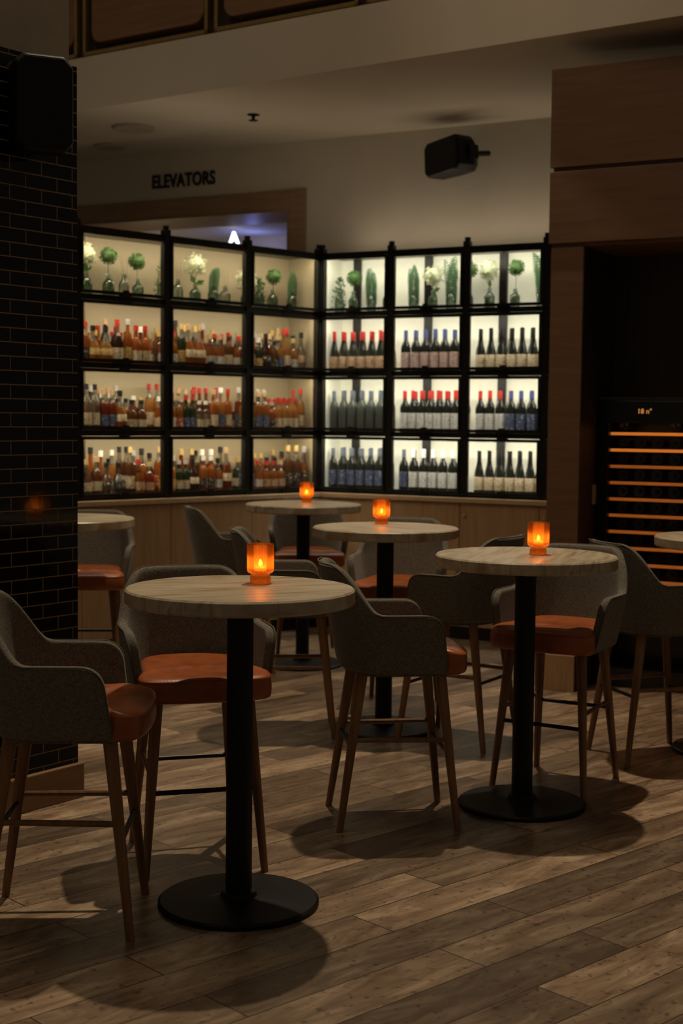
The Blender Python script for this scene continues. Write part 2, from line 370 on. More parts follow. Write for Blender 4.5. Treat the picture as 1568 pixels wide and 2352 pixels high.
def text(name,body,size,M,mat,ext=0.008,align='CENTER',sx=1.0,parent=None,off=0.0,sp=1.0):
    c=bpy.data.curves.new(name,'FONT'); c.body=body; c.size=size; c.extrude=ext; c.align_x=align; c.align_y='CENTER'; c.offset=off; c.space_character=sp
    c.materials.append(mat); return mkobj(name,c,M@Matrix.Diagonal((sx,1,1,1)),parent)
RX=Matrix.Rotation(rad(90),4,'X')
text("elevators_sign","ELEVATORS",0.155,frame(-1.368,12.243,AR,3.63)@Matrix.Translation((0,-0.012,0))@RX,M_black,0.006,sx=0.76,off=0.0035,sp=1.06)
M_glowA=pmat("sign_glow",(1,1,1),0.5,emis=(0.75,0.85,1.0),estr=3,noise=0.01)
text("elevator_letter_sign","A",0.16,WF@Matrix.Translation((-1.71,1.0,3.262))@RX,M_glowA,0.01,off=0.004)

# ------------------------------------------------------------------ tiled column
KF=frame(-1.775,5.12,math.atan2(0.8,0.6))
mb=MB(); mb.box((0,0,0.15),(1.1,0.8,3.07),0); mb.obj("wall_tiled_column",[M_tile],KF,smooth=False)
mb=MB(); mb.box((0,0.015,3.07),(1.07,0.8,6.2)); mb.obj("wall_column_upper",[pmat("column_plaster",(0.36,0.29,0.21),0.9,noise=0.08,nscale=6,bump=0.3)],KF,smooth=False)
mb=MB(); mb.box((-0.02,-0.02,0),(1.12,0.82,0.15)); mb.obj("baseboard_column",[M_base],KF,smooth=False,bevel=0.006)
def speaker(name,w,d,h):
    mb=MB(); ch=0.035
    def ring(y,w,h):
        return [(-w/2+ch,y,-h/2),(w/2-ch,y,-h/2),(w/2,y,-h/2+ch),(w/2,y,h/2-ch),(w/2-ch,y,h/2),(-w/2+ch,y,h/2),(-w/2,y,h/2-ch),(-w/2,y,-h/2+ch)]
    rs=[ring(-d/2,w*0.93,h*0.95),ring(-d/2+0.02,w,h),ring(d*0.1,w,h*0.98),ring(d/2,w*0.6,h*0.8)]
    vs=sum(rs,[]); fs=[list(range(8)),list(range(31,23,-1))]
    for j in range(3):
        for i in range(8): fs.append((j*8+i,(j+1)*8+i,(j+1)*8+(i+1)%8,j*8+(i+1)%8))
    mb.add(vs,fs); return mb
e=empty("wall_speaker",Matrix.Translation((-1.215,5.735,2.85))@Matrix.Rotation(math.atan2(0.8,0.6)-rad(28),4,'Z'))
speaker("cabinet",0.235,0.19,0.375).obj("cabinet",[M_black],None,e,smooth=False,bevel=0.008)
mb=MB(); mb.tube((0,0.08,0),(-0.06,0.13,0),0.02); mb.obj("bracket",[M_black],None,e)
e=empty("wall_speaker",Matrix.Translation((0.81,10.78,3.58))@Matrix.Rotation(AR-rad(28),4,'Z')@Matrix.Rotation(rad(-4),4,'Y'))
speaker("cabinet",0.41,0.26,0.26).obj("cabinet",[M_black],None,e,smooth=False,bevel=0.008)
mb=MB(); mb.box((0.19,-0.03,-0.05),(0.23,0.05,0.05)); mb.tube((0.17,0.05,0),(0.17,0.20,0.02),0.02); mb.obj("bracket",[M_black],None,e)

# ------------------------------------------------------------------ right joinery with wine fridge
BF=frame(1.235,8.57,AR)
mb=MB()
mb.box((0,0,0),(0.2,1.9,2.66)); mb.obj("wall_right_jamb",[M_brown],BF,smooth=False,bevel=0.003)
mb=MB()
mb.box((0,0.01,2.66),(3.2,0.62,3.70),0)
mb.box((-0.012,-0.018,2.68),(1.6,0.01,3.10)); mb.box((-0.012,-0.018,3.125),(1.6,0.01,3.70)); mb.box((1.615,-0.018,2.68),(3.2,0.01,3.10)); mb.box((1.615,-0.018,3.125),(3.2,0.01,3.70))
mb.obj("wall_right_panels",[M_brown],BF,smooth=False,bevel=0.003)
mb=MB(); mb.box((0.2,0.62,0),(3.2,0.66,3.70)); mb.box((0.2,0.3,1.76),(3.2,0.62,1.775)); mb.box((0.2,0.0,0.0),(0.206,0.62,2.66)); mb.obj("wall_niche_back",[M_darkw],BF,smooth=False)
mb=MB(); mb.box((-0.012,-0.02,0),(0.2,0.0,0.22)); mb.obj("baseboard_right",[M_oak],BF,smooth=False,bevel=0.003)
mb=MB(); mb.box((0.206,0.24,1.12),(0.212,0.31,1.24)); mb.box((0.212,0.268,1.165),(0.218,0.282,1.195)); mb.obj("light_switch",[pmat("switch_plastic",(0.35,0.30,0.24),0.4,noise=0.02)],BF,smooth=False,bevel=0.002)
e=empty("wine_fridge",BF)
M_fr=pmat("fridge_black",(0.006,0.006,0.006),0.25,noise=0.1,nscale=30)
mb=MB(); x0,x1=0.215,1.35
mb.box((x0,0.30,0),(x1,0.61,0.12)); mb.box((x0,0.30,1.62),(x1,0.61,1.755)); mb.box((x0,0.30,0.12),(x0+0.07,0.61,1.62)); mb.box((x1-0.07,0.30,0.12),(x1,0.61,1.62)); mb.box((x0,0.58,0.12),(x1,0.61,1.62))
mb.obj("carcass",[M_fr],None,e,smooth=False,bevel=0.003)
mb=MB()
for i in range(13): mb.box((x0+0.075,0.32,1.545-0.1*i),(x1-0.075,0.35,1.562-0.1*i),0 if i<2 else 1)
mb.obj("shelf_fronts",[pmat("fridge_shelf_glow_bright",(0.75,0.30,0.08),0.4,noise=0.25,nscale=12,emis=(1.0,0.25,0.03),estr=0.48),pmat("fridge_shelf_glow_dim",(0.7,0.25,0.06),0.4,noise=0.25,nscale=12,emis=(1.0,0.24,0.03),estr=0.18)],None,e,smooth=False,bevel=0.002)  # wood fronts emit to imitate interior lamp light, upper pair stronger
mb=MB()
for i in range(0,13):
    for k in range(9):
        x=x0+0.13+k*0.107; z=1.562-0.1*i+0.04
        if i==0 and k not in(0,3,4): continue
        mb.tube((x,0.36,z),(x,0.40,z),0.013,0.015,10); mb.tube((x,0.40,z),(x,0.57,z),0.036,0.036,12)
mb.obj("fridge_bottles",[pmat("dark_bottle_fridge",(0.008,0.006,0.004),0.12,noise=0.1)],None,e)
l=bpy.data.lights.new("fridge_light",'AREA'); l.shape='RECTANGLE'; l.size=0.9; l.size_y=0.03; l.energy=0.3; l.color=(1,.45,.12)
mkobj("fridge_light",l,Matrix.Translation(((x0+x1)/2,0.345,1.615)),e)
M_disp=pmat("display_glow",(0.2,0.05,0),0.5,emis=(1,0.4,0.08),estr=0.6,noise=0.01)
text("temperature_display","18 n°",0.042,Matrix.Translation((x0+0.29,0.296,1.69))@RX,M_disp,0.001,parent=e)

# ------------------------------------------------------------------ counter
def isect(p,d,q,e):
    den=d[0]*e[1]-d[1]*e[0]; t=((q[0]-p[0])*e[1]-(q[1]-p[1])*e[0])/den; return (p[0]+d[0]*t,p[1]+d[1]*t)
xL=(math.cos(AL),math.sin(AL)); yL=(-math.sin(AL),math.cos(AL)); xR=(math.cos(AR),math.sin(AR)); yR=(-math.sin(AR),math.cos(AR))
WL=0.745; nL=4; LL=WL*nL; RB=[0,0.617,1.234,1.851,2.41]
OL=(CX-xL[0]*LL, CY-xL[1]*LL)
LF=frame(OL[0],OL[1],AL); RF=frame(CX,CY,AR)
def off(o):
    c=isect((CX+yL[0]*o,CY+yL[1]*o),xL,(CX+yR[0]*o,CY+yR[1]*o),xR)
    return (OL[0]+yL[0]*o,OL[1]+yL[1]*o), c, (CX+xR[0]*RB[-1]+yR[0]*o, CY+xR[1]*RB[-1]+yR[1]*o)
e=empty("bar_counter")
def ribbon(o0,o1,z0,z1,name,mats):
    a=off(o0); b=off(o1); mb=MB(); mb.prism([a[0],a[1],a[2],b[2],b[1],b[0]],z0,z1); return mb.obj(name,mats,None,e,smooth=False,bevel=0.003)
ribbon(-0.06,0.40,0.1,1.02,"carcass",[M_darkw]); ribbon(-0.0,0.40,0.0,0.1,"plinth",[M_darkw]); ribbon(-0.10,0.40,1.02,1.055,"ledge",[M_oaktop])
mb=MB()
for i in range(4): mb.box((i*WL+0.003,-0.08,0.105),((i+1)*WL-0.003-(0.06 if i==3 else 0),-0.06,1.015))
mb.obj("doors_left",[M_oak],LF,e,smooth=False,bevel=0.002)
mb=MB(); mk_=MB()
for i in range(4):
    mb.box((RB[i]+0.003+(0.06 if i==0 else 0),-0.08,0.105),(RB[i+1]-0.003,-0.06,1.015))
    if i>0: mk_.tube((RB[i]+0.04,-0.08,0.93),(RB[i]+0.04,-0.095,0.93),0.01)
mb.obj("doors_right",[M_oak],RF,e,smooth=False,bevel=0.002); mk_.obj("knobs",[M_oaktop],RF,e)

# ------------------------------------------------------------------ display cabinets
Z0=1.0555; RH=0.4575; M_wire=wire_mat()
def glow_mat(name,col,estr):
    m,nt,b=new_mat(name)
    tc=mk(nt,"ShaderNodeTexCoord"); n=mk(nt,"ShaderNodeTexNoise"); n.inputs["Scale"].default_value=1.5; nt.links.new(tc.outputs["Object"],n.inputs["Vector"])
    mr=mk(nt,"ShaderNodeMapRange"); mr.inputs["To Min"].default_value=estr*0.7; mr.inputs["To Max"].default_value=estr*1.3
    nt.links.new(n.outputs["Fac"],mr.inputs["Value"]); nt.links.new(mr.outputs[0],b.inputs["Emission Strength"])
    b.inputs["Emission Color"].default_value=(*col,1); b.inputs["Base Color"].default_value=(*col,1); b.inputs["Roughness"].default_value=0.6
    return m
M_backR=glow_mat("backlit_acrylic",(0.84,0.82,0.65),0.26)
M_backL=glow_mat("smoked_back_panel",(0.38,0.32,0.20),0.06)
def cabinet(F,xs,backm,tag):
    e=empty("display_cabinet",F); D=0.36; fr=MB(); wm=MB(); sh=MB(); bk=MB(); sv=MB(); L=xs[-1]; ZT=Z0+4*RH
    for x in xs:
        a=0.024
        xx=min(max(x,a),L-a)
        fr.box((xx-a,-0.035,Z0),(xx+a,0.02,ZT+0.045)); fr.tube((xx,-0.008,ZT+0.045),(xx,-0.008,ZT+0.075),0.022,0.022,16)
    for r in range(5):
        z=Z0+r*RH
        fr.box((0,-0.02,max(Z0,z-0.019)),(L,0.02,min(z+0.019,ZT+0.01) if r else z+0.02))
        sh.box((0.01,0.0,max(Z0+0.001,z-0.009)),(L-0.01,D,z+0.009 if r<4 else z+0.012))
    for i in range(len(xs)-1):
        a,b=xs[i]+0.026,xs[i+1]-0.026
        mid=(a+b)/2
        if tag=='r': sv.box((mid-0.19,D-0.035,Z0),(mid-0.13,D-0.006,ZT))
        else: sv.box((mid-0.10,D-0.035,Z0),(mid-0.07,D-0.006,ZT))
        for r in range(4):
            z0=Z0+r*RH+0.022; z1=Z0+(r+1)*RH-0.022; t=0.022
            fr.box((a,-0.045,z0),(b,-0.02,z0+t)); fr.box((a,-0.045,z1-t),(b,-0.02,z1)); fr.box((a,-0.045,z0+t),(a+t*0.7,-0.02,z1-t)); fr.box((b-t*0.7,-0.045,z0+t),(b,-0.02,z1-t))
            fr.box((mid-0.05,-0.06,z0-0.008),(mid+0.05,-0.044,z0+0.014)); fr.box((mid-0.022,-0.066,z0),(mid+0.022,-0.05,z0+0.034))
            fr.box((mid-0.04,-0.05,z1),(mid+0.04,-0.03,z1+0.012))
            wm.add([(a,-0.03,z0),(b,-0.03,z0),(b,-0.03,z1),(a,-0.03,z1)],[(0,1,2,3)])
    bk.box((0,D,Z0),(L,D+0.02,ZT)); bk.box((0.0,0.02,Z0),(0.004,D,ZT)); bk.box((L-0.004,0.02,Z0),(L,D,ZT))
    fr.obj("frame",[M_blackm],None,e,smooth=False); wm.obj("wire_mesh",[M_wire],None,e,smooth=False)
    sv.obj("rear_struts",[M_blackm if tag=='r' else pmat("strut_bronze",(0.14,0.10,0.05),0.4,0.5,noise=0.1)],None,e,smooth=False)
    sh.obj("shelves",[pmat("shelf_"+tag,(0.16,0.13,0.10),0.4,noise=0.1)],None,e,smooth=False)
    bk.obj("back_panel",[backm],None,e,smooth=False)
    return e
cL=cabinet(LF,[i*WL for i in range(5)],M_backL,"l"); cR=cabinet(RF,RB,M_backR,"r")
def area(name,M,sx,sy,en,col,parent=None,spread=180):
    l=bpy.data.lights.new(name,'AREA'); l.shape='RECTANGLE'; l.size=sx; l.size_y=sy; l.energy=en; l.color=col; l.spread=rad(spread)
    return mkobj(name,l,M,parent)
for r in range(4):
    zt=Z0+(r+1)*RH-0.025
    area("shelf_light",Matrix.Translation((LL/2,0.03,zt))@Matrix.Rotation(rad(25),4,'X'),LL-0.1,0.02,14 if r==3 else 12,(1.0,0.85,0.60),cL)
    area("shelf_light",Matrix.Translation((RB[-1]/2,0.03,zt))@Matrix.Rotation(rad(25),4,'X'),RB[-1]-0.1,0.02,11,(1.0,0.95,0.78),cR)
area("added_wall_fill",Matrix.Translation((RB[-1]/2,0.22,Z0+4*RH+0.03))@Matrix.Rotation(rad(180),4,'X'),RB[-1]-0.2,0.05,3.4,(1,.86,.65),cR)  # added fill strip, hidden on the cabinet top, brightens wall and soffit
area("added_wall_fill",Matrix.Translation((LL*0.6,0.22,Z0+4*RH+0.03))@Matrix.Rotation(rad(180),4,'X'),LL*0.7,0.05,2.8,(1,.84,.63),cL)  # same added fill above the left cabinet

# ------------------------------------------------------------------ bottles
mats=[]; idx={}
def reg(k,m): idx[k]=len(mats); mats.append(m)
reg('wineglass',pmat("dark_wine_glass",(0.012,0.014,0.010),0.08,noise=0.1))
reg('greyglass',pmat("grey_wine_glass",(0.06,0.07,0.06),0.15,noise=0.1))
reg('clear',thin_glass("clear_glass",(0.7,0.7,0.62),(0.80,0.79,0.72),0.75,0.15))
for k,c in dict(amber=(0.55,0.22,0.04),redb=(0.36,0.07,0.02),gold=(0.64,0.36,0.10),brown=(0.28,0.11,0.03),deep=(0.10,0.04,0.015),green=(0.06,0.11,0.04),teal=(0.04,0.25,0.30)).items(): reg(k,liquor_mat("liquor_"+k,c))
for k,(c,i_) in dict(l_cream=((0.60,0.49,0.32),(0.25,0.17,0.08)),l_white=((0.60,0.58,0.51),(0.2,0.2,0.2)),l_kraft=((0.50,0.32,0.18),(0.12,0.06,0.03)),l_pink=((0.62,0.44,0.38),(0.35,0.2,0.2)),
    l_blue=((0.06,0.08,0.17),(0.35,0.38,0.42)),l_red=((0.38,0.05,0.03),(0.75,0.6,0.4)),l_black=((0.02,0.02,0.02),(0.6,0.5,0.3)),l_yellow=((0.60,0.40,0.12),(0.15,0.06,0.02)),l_green=((0.06,0.11,0.05),(0.5,0.5,0.3)),l_wwhite=((0.78,0.77,0.72),(0.35,0.35,0.35))).items(): reg(k,label_mat("label_"+k,c,i_))
for k,c in dict(c_red=(0.42,0.025,0.018),c_blue=(0.045,0.06,0.18),c_black=(0.012,0.012,0.012),c_white=(0.75,0.74,0.68),c_gold=(0.5,0.35,0.13),c_grey=(0.10,0.12,0.15),c_cork=(0.45,0.30,0.16),c_silver=(0.4,0.4,0.4)).items(): reg(k,pmat("cap_"+k,c,0.35,noise=0.05))
def bottle(mb,M,kind,g,lab,cap,h=0.30,r=0.037,top='clear',seg=14):
    if kind=='wine':
        p=[(r*.9,0),(r,.006),(r,.035),(r+.0006,.035),(r+.0006,.145),(r,.145),(r,.178),(r*.85,.205),(r*.48,.228),(.0145,.245),(.0155,.246),(.015,h),(.0,h)]
        m=[g,g,g,lab,lab,g,g,g,g,cap,cap,cap]
    elif kind=='burg':
        p=[(r*.9,0),(r*1.08,.006),(r*1.08,.03),(r*1.09,.03),(r*1.08,.12),(r*1.05,.122),(r*.9,.16),(r*.6,.20),(.0155,.235),(.016,.236),(.015,h),(0,h)]
        m=[g,g,g,lab,lab,g,g,g,g,cap,cap]
    elif kind=='tall':
        p=[(r*.9,0),(r,.005),(r,h*.14),(r+.0006,h*.14),(r+.0006,h*.40),(r,h*.40),(r,h*.60),(r*.8,h*.68),(.013,h*.74),(.012,h*.88),(.016,h*.88),(.016,h),(0,h)]
        m=[g,g,g,lab,lab,g,g,top,top,cap,cap,cap]
    elif kind=='squat':
        p=[(r*1.1,0),(r*1.25,.006),(r*1.25,h*.14),(r*1.26,h*.14),(r*1.26,h*.38),(r*1.25,h*.38),(r*1.25,h*.5),(r*1.0,h*.64),(.016,h*.7),(.013,h*.86),(.019,h*.86),(.018,h),(0,h)]
        m=[g,g,g,lab,lab,g,g,top,top,cap,cap,cap]
    else:
        p=[(r*.8,0),(r*1.2,.012),(r*1.45,h*.22),(r*1.44,h*.25),(r*1.38,h*.42),(r*.8,h*.6),(.015,h*.68),(.013,h*.86),(.018,h*.86),(.018,h),(0,h)]
        m=[g,g,g,lab,g,top,top,top,cap,cap]
    mb.lathe(p,M,seg,[idx[k] for k in m],caps=False)
wine=MB()
specR={(2,0):('burg','wineglass','l_kraft','c_red',7),(2,1):('wine','wineglass','l_pink','c_blue',7),(2,2):('burg','wineglass','l_cream','c_black',7),(2,3):('wine','wineglass','l_cream','c_black',6),
(1,0):('wine','greyglass','greyglass','c_grey',7),(1,1):('wine','wineglass','l_wwhite','c_red',8),(1,2):('wine','wineglass','l_wwhite','c_red',7),(1,3):('wine','wineglass','l_wwhite','c_black',6),
(0,0):('wine','wineglass','l_blue','c_grey',7),(0,1):('wine','wineglass','l_wwhite','c_white',7),(0,2):('burg','wineglass','l_cream','c_black',7),(0,3):('burg','wineglass','l_cream','c_black',6)}
for (r,c),(k,g,lab,cap,n) in specR.items():
    a,b=RB[c]+0.065,RB[c+1]-0.065; z=Z0+r*RH+0.0095+(0.011 if r==0 else 0)
    for row,(yy,dx) in enumerate(((0.12,0),(0.22,0.04))):
        for i in range(n-row):
            x=a+(b-a)*i/(n-1)+dx
            lb,cp,gg=lab,cap,g
            if (r,c)==(1,2) and i>=n//2: lb,cp='l_blue','c_blue'
            if (r,c)==(0,1) and i==0: lb,cp='l_blue','c_grey'
            bottle(wine,Matrix.Translation((x+random.uniform(-.003,.003),yy,z))@Matrix.Rotation(random.random()*6,4,'Z')@Matrix.Diagonal((1.0,1.0,1.06,1)),k,gg,lb,cp,h=0.305+random.uniform(-.004,.004),r=0.0365)
wine.obj("wine_bottles",mats,RF)
liq=MB()
gl=['amber','redb','brown','deep','amber','amber','brown','gold','green','clear','amber','redb','clear','gold']; lb_=['l_cream','l_white','l_cream','l_red','l_black','l_yellow','l_cream','l_black','l_cream','l_blue','l_white','l_green','l_kraft']; cp_=['c_black','c_gold','c_red','c_cork','c_white','c_silver','c_black','c_cork','c_gold']
for r in range(3):
    for c in range(4):
        a,b=c*WL+0.062,(c+1)*WL-0.062; z=Z0+r*RH+0.0095+(0.011 if r==0 else 0)
        for row,yy in enumerate((0.10,0.185,0.268)):
            x=a+(0.02 if row==1 else 0)
            while x<b:
                k=random.choice(['tall','tall','squat','round','squat']); n=random.randint(1,2); g=random.choice(gl); lab=random.choice(lb_); cap=random.choice(cp_)
                if r==1 and c==3 and x>(a+b)/2: k,g,lab,cap,n='tall','gold','l_cream','c_red',4
                if r==2 and c==1 and random.random()<.5: cap='c_red'
                if r==1 and c==2: k,cap='tall',random.choice(['c_white','c_red','c_cork'])
                h=random.uniform(0.22,0.345); rr=random.uniform(0.028,0.035)
                w={'tall':1,'squat':1.27,'round':1.42}[k]*rr*2+0.002
                top=g if random.random()<.3 else 'clear'
                for q in range(n):
                    if x>b: break
                    bottle(liq,Matrix.Translation((x,yy+random.uniform(-.004,.004),z))@Matrix.Rotation(random.random()*6,4,'Z'),k,g,lab,cap,h,rr,top); x+=w
liq.obj("liquor_bottles",mats,LF)

# ------------------------------------------------------------------ vases with plants
M_vg=thin_glass("vase_glass",(0.60,0.70,0.62),(0.76,0.84,0.77),0.65,0.25)
def leafmat(name,c):
    m=bpy.data.materials.new(name); m.use_nodes=True; nt=m.node_tree; b=nt.nodes["Principled BSDF"]; o=nt.nodes["Material Output"]
    b.inputs["Base Color"].default_value=(*c,1); b.inputs["Roughness"].default_value=0.6
    n=mk(nt,"ShaderNodeTexNoise"); n.inputs["Scale"].default_value=60; r=mk(nt,"ShaderNodeValToRGB")
    r.color_ramp.elements[0].color=(*[v*.5 for v in c],1); r.color_ramp.elements[1].color=(*[min(1,v*1.4) for v in c],1)
    nt.links.new(n.outputs["Fac"],r.inputs["Fac"]); nt.links.new(r.outputs["Color"],b.inputs["Base Color"])
    t=mk(nt,"ShaderNodeBsdfTranslucent"); t.inputs[0].default_value=(*c,1); ms=mk(nt,"ShaderNodeMixShader"); ms.inputs[0].default_value=0.35
    nt.links.new(b.outputs[0],ms.inputs[1]); nt.links.new(t.outputs[0],ms.inputs[2]); nt.links.new(ms.outputs[0],o.inputs[0]); return m
M_leaf=leafmat("leaf_green",(0.09,0.19,0.05)); M_leaf2=leafmat("fern_green",(0.08,0.17,0.07)); M_pet=leafmat("hydrangea_white",(0.68,0.72,0.50)); M_twig=leafmat("dried_twig",(0.35,0.25,0.12))
PM=[M_vg,M_leaf,M_leaf2,M_pet,M_twig]
def leafq(mb,p,d,l,w,mi):
    d=Vector(d).normalized(); a=d.orthogonal().normalized(); a=Matrix.Rotation(random.random()*6.28,3,d)@a; p=Vector(p)
    mb.add([p,p+d*l*.5+a*w,p+d*l,p+d*l*.5-a*w],[(0,1,2,3)],mi)
def rdir():
    z=random.uniform(-1,1); t=random.random()*6.283; q=math.sqrt(1-z*z); return Vector((q*math.cos(t),q*math.sin(t),z))
def vase(kind,F,x,y,z,hv=0.15,ht=0.30):
    mb=MB(); rr=random.uniform(0.036,0.044)
    mb.lathe([(rr*.9,0),(rr,.006),(rr,hv*.6),(rr*.75,hv*.72),(.015,hv*.82),(.015,hv),(.020,hv+.004)],seg=18,mi=0,caps=False)
    mb.lathe([(0.001,0.003),(rr*.9,0.003)],seg=18,mi=0,caps=False)
    nm={'ball':'topiary_vase','hyd':'hydrangea_vase','fern':'fern_vase','twig':'dried_twig_vase','bush':'foliage_vase'}[kind]
    if kind in('ball','hyd'):
        mi=1 if kind=='ball' else 3; R=0.062 if kind=='ball' else 0.078; c=Vector((random.uniform(-.01,.01),0,ht-R))
        mb.tube((0,0,.02),c,.0025,.0025,6,1)
        mb.lathe([(R*.8*math.sin(t),c.z-R*.8*math.cos(t)) for t in [i*math.pi/8 for i in range(9)]],Matrix.Translation((c.x,c.y,0)),12,mi,caps=False)
        for i in range(260 if kind=='ball' else 200):
            d=rdir()
            if kind=='hyd':
                R2=R*(0.85+0.2*math.sin(d.x*5+1)*math.cos(d.z*6)); d2=(d*0.3+rdir()).normalized(); leafq(mb,c+d*R2,d2,.022,.009,3)
            else: leafq(mb,c+d*R*.8,(d+rdir()*.5),.018,.004,1)
        for i in range(45): leafq(mb,(random.uniform(-.02,.02),random.uniform(-.02,.02),random.uniform(.01,hv*.6)),rdir()+Vector((0,0,1.6)),.05,.006,1)
        if kind=='hyd':
            for i in range(3): leafq(mb,(0,0,hv),rdir()+Vector((0,0,.6)),.08,.02,1)
    elif kind=='fern':
        for s in range(5):
            t=random.random()*6.28; L=ht-hv+random.uniform(-.03,.02); lean=random.uniform(.1,.4); pr=Vector((0,0,.02))
            for j in range(1,19):
                u=j/18; p=Vector((math.cos(t)*lean*L*u*u,math.sin(t)*lean*.5*L*u*u,.02+(hv-.02+L)*u)); mb.tube(pr,p,.0015,.0015,4,2); pr=p
                if p.z>hv*.3:
                    ln=.05*math.sin(min(1,(1-u)*2+.15)*1.57)
                    for sg in(-1,1):
                        q=Vector((sg*ln,0,ln*.5)); sd=Vector((0,0,.008))
                        mb.add([p,p+q*.5+sd,p+q,p+q*.5-sd],[(0,1,2,3)],2)
    elif kind=='bush':
        for i in range(300):
            z_=random.uniform(.02,ht); w=.035*math.sin(min(1,(ht-z_)/ht*2)*1.4)+.01; leafq(mb,(random.uniform(-w,w),random.uniform(-w,w),z_),rdir()+Vector((0,0,1.0)),.03,.005,2 if i%3 else 1)
    else:
        for s in range(3):
            t=s*2.1; pr=Vector((0,0,.01))
            for j in range(1,22):
                u=j/21; ang=u*5; p=Vector((math.cos(t)*.04*u+.025*math.sin(ang)*u,0.02*math.sin(t)*u,.01+(ht)*min(1,u*1.25)-.05*max(0,u-.75)*4*(u-.7))); mb.tube(pr,p,.003*(1.2-u),.003*(1.1-u),5,4); pr=p
    mb.obj(nm,PM,F@Matrix.Translation((x,y,z)))
zt=Z0+3*RH+0.0095
for fx,k,ht in [(0.15,'ball',.33),(0.35,'hyd',.33),(0.55,'ball',.33),(0.80,'twig',.38),(0.95,'hyd',.37),(1.13,'ball',.36),(1.26,'twig',.3),(1.38,'ball',.34),(1.60,'bush',.30),(1.73,'twig',.34),(1.89,'hyd',.375),(2.06,'fern',.27),(2.17,'twig',.28),(2.37,'hyd',.31),(2.50,'bush',.24),(2.64,'ball',.33),(2.84,'fern',.31)]:
    vase(k,LF,fx,.17,zt,random.uniform(.15,.19),ht)
for fx,k,ht in [(0.08,'bush',.28),(0.20,'ball',.34),(0.36,'fern',.33),(0.50,'twig',.37),(0.72,'fern',.34),(0.88,'hyd',.35),(1.03,'fern',.385),(1.17,'ball',.37),(1.34,'hyd',.375),(1.54,'ball',.37),(1.75,'fern',.385),(2.0,'bush',.33),(2.2,'ball',.33)]:
    vase(k,RF,fx,.17,zt,random.uniform(.15,.19),ht)

# ------------------------------------------------------------------ bar tables
mb=MB(); R=0.38
mb.lathe([(0.001,1.017),(R-.006,1.017),(R,1.023),(R,1.061),(R-.006,1.067),(0.001,1.067)],seg=96,caps=False); me_top=mb.mesh("table_top",[M_top])
mb=MB(); mb.lathe([(.13,.0),(.268,.0),(.27,.004),(.27,.014),(.262,.02),(.08,.024),(.062,.03),(.058,.045),(.046,.05)],seg=72)
mb.tube((0,0,.04),(0,0,1.0),.044,.044,40); mb.lathe([(.044,.99),(.15,1.0),(.16,1.004),(.16,1.017)],seg=40); me_ped=mb.mesh("pedestal",[M_black])
TABLES=[(-.332,4.684,0),(.777,5.945,1),(.231,7.39,2.2),(-.25,9.34,3.1),(-1.525,7.83,4),(1.93,6.98,5)]
for x,y,a in TABLES:
    e=empty("bar_table",frame(x,y,a*0.9)); mkobj("table_top",me_top,None,e); mkobj("pedestal",me_ped,None,e)

# ------------------------------------------------------------------ candles
M_amber=thin_glass("amber_ribbed_glass",(1.0,0.44,0.10),(1.0,0.60,0.22),0.42,0.45,0.12)
M_wax=pmat("candle_wax_glow",(0.9,0.6,0.3),0.5,noise=0.03,emis=(1,0.55,0.16),estr=2.0)  # emission stands in for flame light glowing through the wax
M_flame=pmat("flame",(1,0.7,0.3),0.5,emis=(1,0.70,0.32),estr=45,noise=0.01)
mb=MB()
prof=[(.031,0),(.034,.003),(.034,.020),(.031,.024),(.031,.030),(.043,.038),(.045,.044),(.045,.132),(.043,.135),(.041,.132),(.041,.046),(.036,.041),(.001,.038)]
fl=[0,.03,.04,.03,.0,.02,.03,.03,0,0,0,0,0]
mb.lathe(prof,None,168,0,fl,28,caps=False); me_cg=mb.mesh("glass_cup",[M_amber],ang=60)
mb=MB(); mb.lathe([(.001,.042),(.035,.042),(.035,.056),(.031,.054),(.001,.054)],seg=24,caps=False); mb.tube((0,0,.054),(0,0,.060),.001,.001,6); me_wax=mb.mesh("wax",[M_wax])
mb=MB(); mb.lathe([(.001,.058),(.006,.063),(.0065,.068),(.004,.075),(.0004,.082)],seg=12,caps=False); me_fl=mb.mesh("flame",[M_flame])
for x,y in[(-.274,4.82),(.83,5.97),(.215,7.62),(-.235,9.52)]:
    e=empty("candle_holder",Matrix.Translation((x,y,1.0672))); mkobj("glass_cup",me_cg,None,e); mkobj("wax",me_wax,None,e); mkobj("flame",me_fl,None,e)
    l=bpy.data.lights.new("candle_light",'POINT'); l.energy=0.36; l.color=(1,.60,.24); l.shadow_soft_size=.010; mkobj("candle_light",l,Matrix.Translation((0,0,.072)),e)

# ------------------------------------------------------------------ chairs
def sstep(t): t=max(0,min(1,t)); return t*t*(3-2*t)
ZB=0.632; xm=-0.05
def hw(z): t=(z-ZB)/.42; return .212+.045*min(1,max(0,t)*1.8)**.8
def xb(z): t=(z-ZB)/.42; return -.205-.085*t
def xf(z): t=(z-ZB)/.42; return .185-.06*t
cols=[]
for a in[0,.03,.08,.15,.25,.4,.6,.8]: cols.append(('a',1,a))
NB=30
for i in range(NB+1): cols.append(('b',0,90+180*i/NB))
for a in[0,.03,.08,.15,.25,.4,.6,.8][::-1]: cols.append(('a',-1,a))
def plan(c,z):
    k,sg,a=c
    if k=='a': return xf(z)+(xm-xf(z))*a, sg*hw(z)
    t=rad(a); n=2.4; cx=-abs(math.cos(t))**(2/n); sy=math.sin(t); sy=math.copysign(abs(sy)**(2/n),sy)
    return xm+(xm-xb(z))*cx, hw(z)*sy
def ztop(c):
    x,y=plan(c,.85); z=.868+.19*sstep((-.085-x)/.145)
    if c[0]=='a':
        d=xf(.85)-x; r=.06
        if d<r: z-=r-math.sqrt(max(0,r*r-(r-d)**2))
    return z
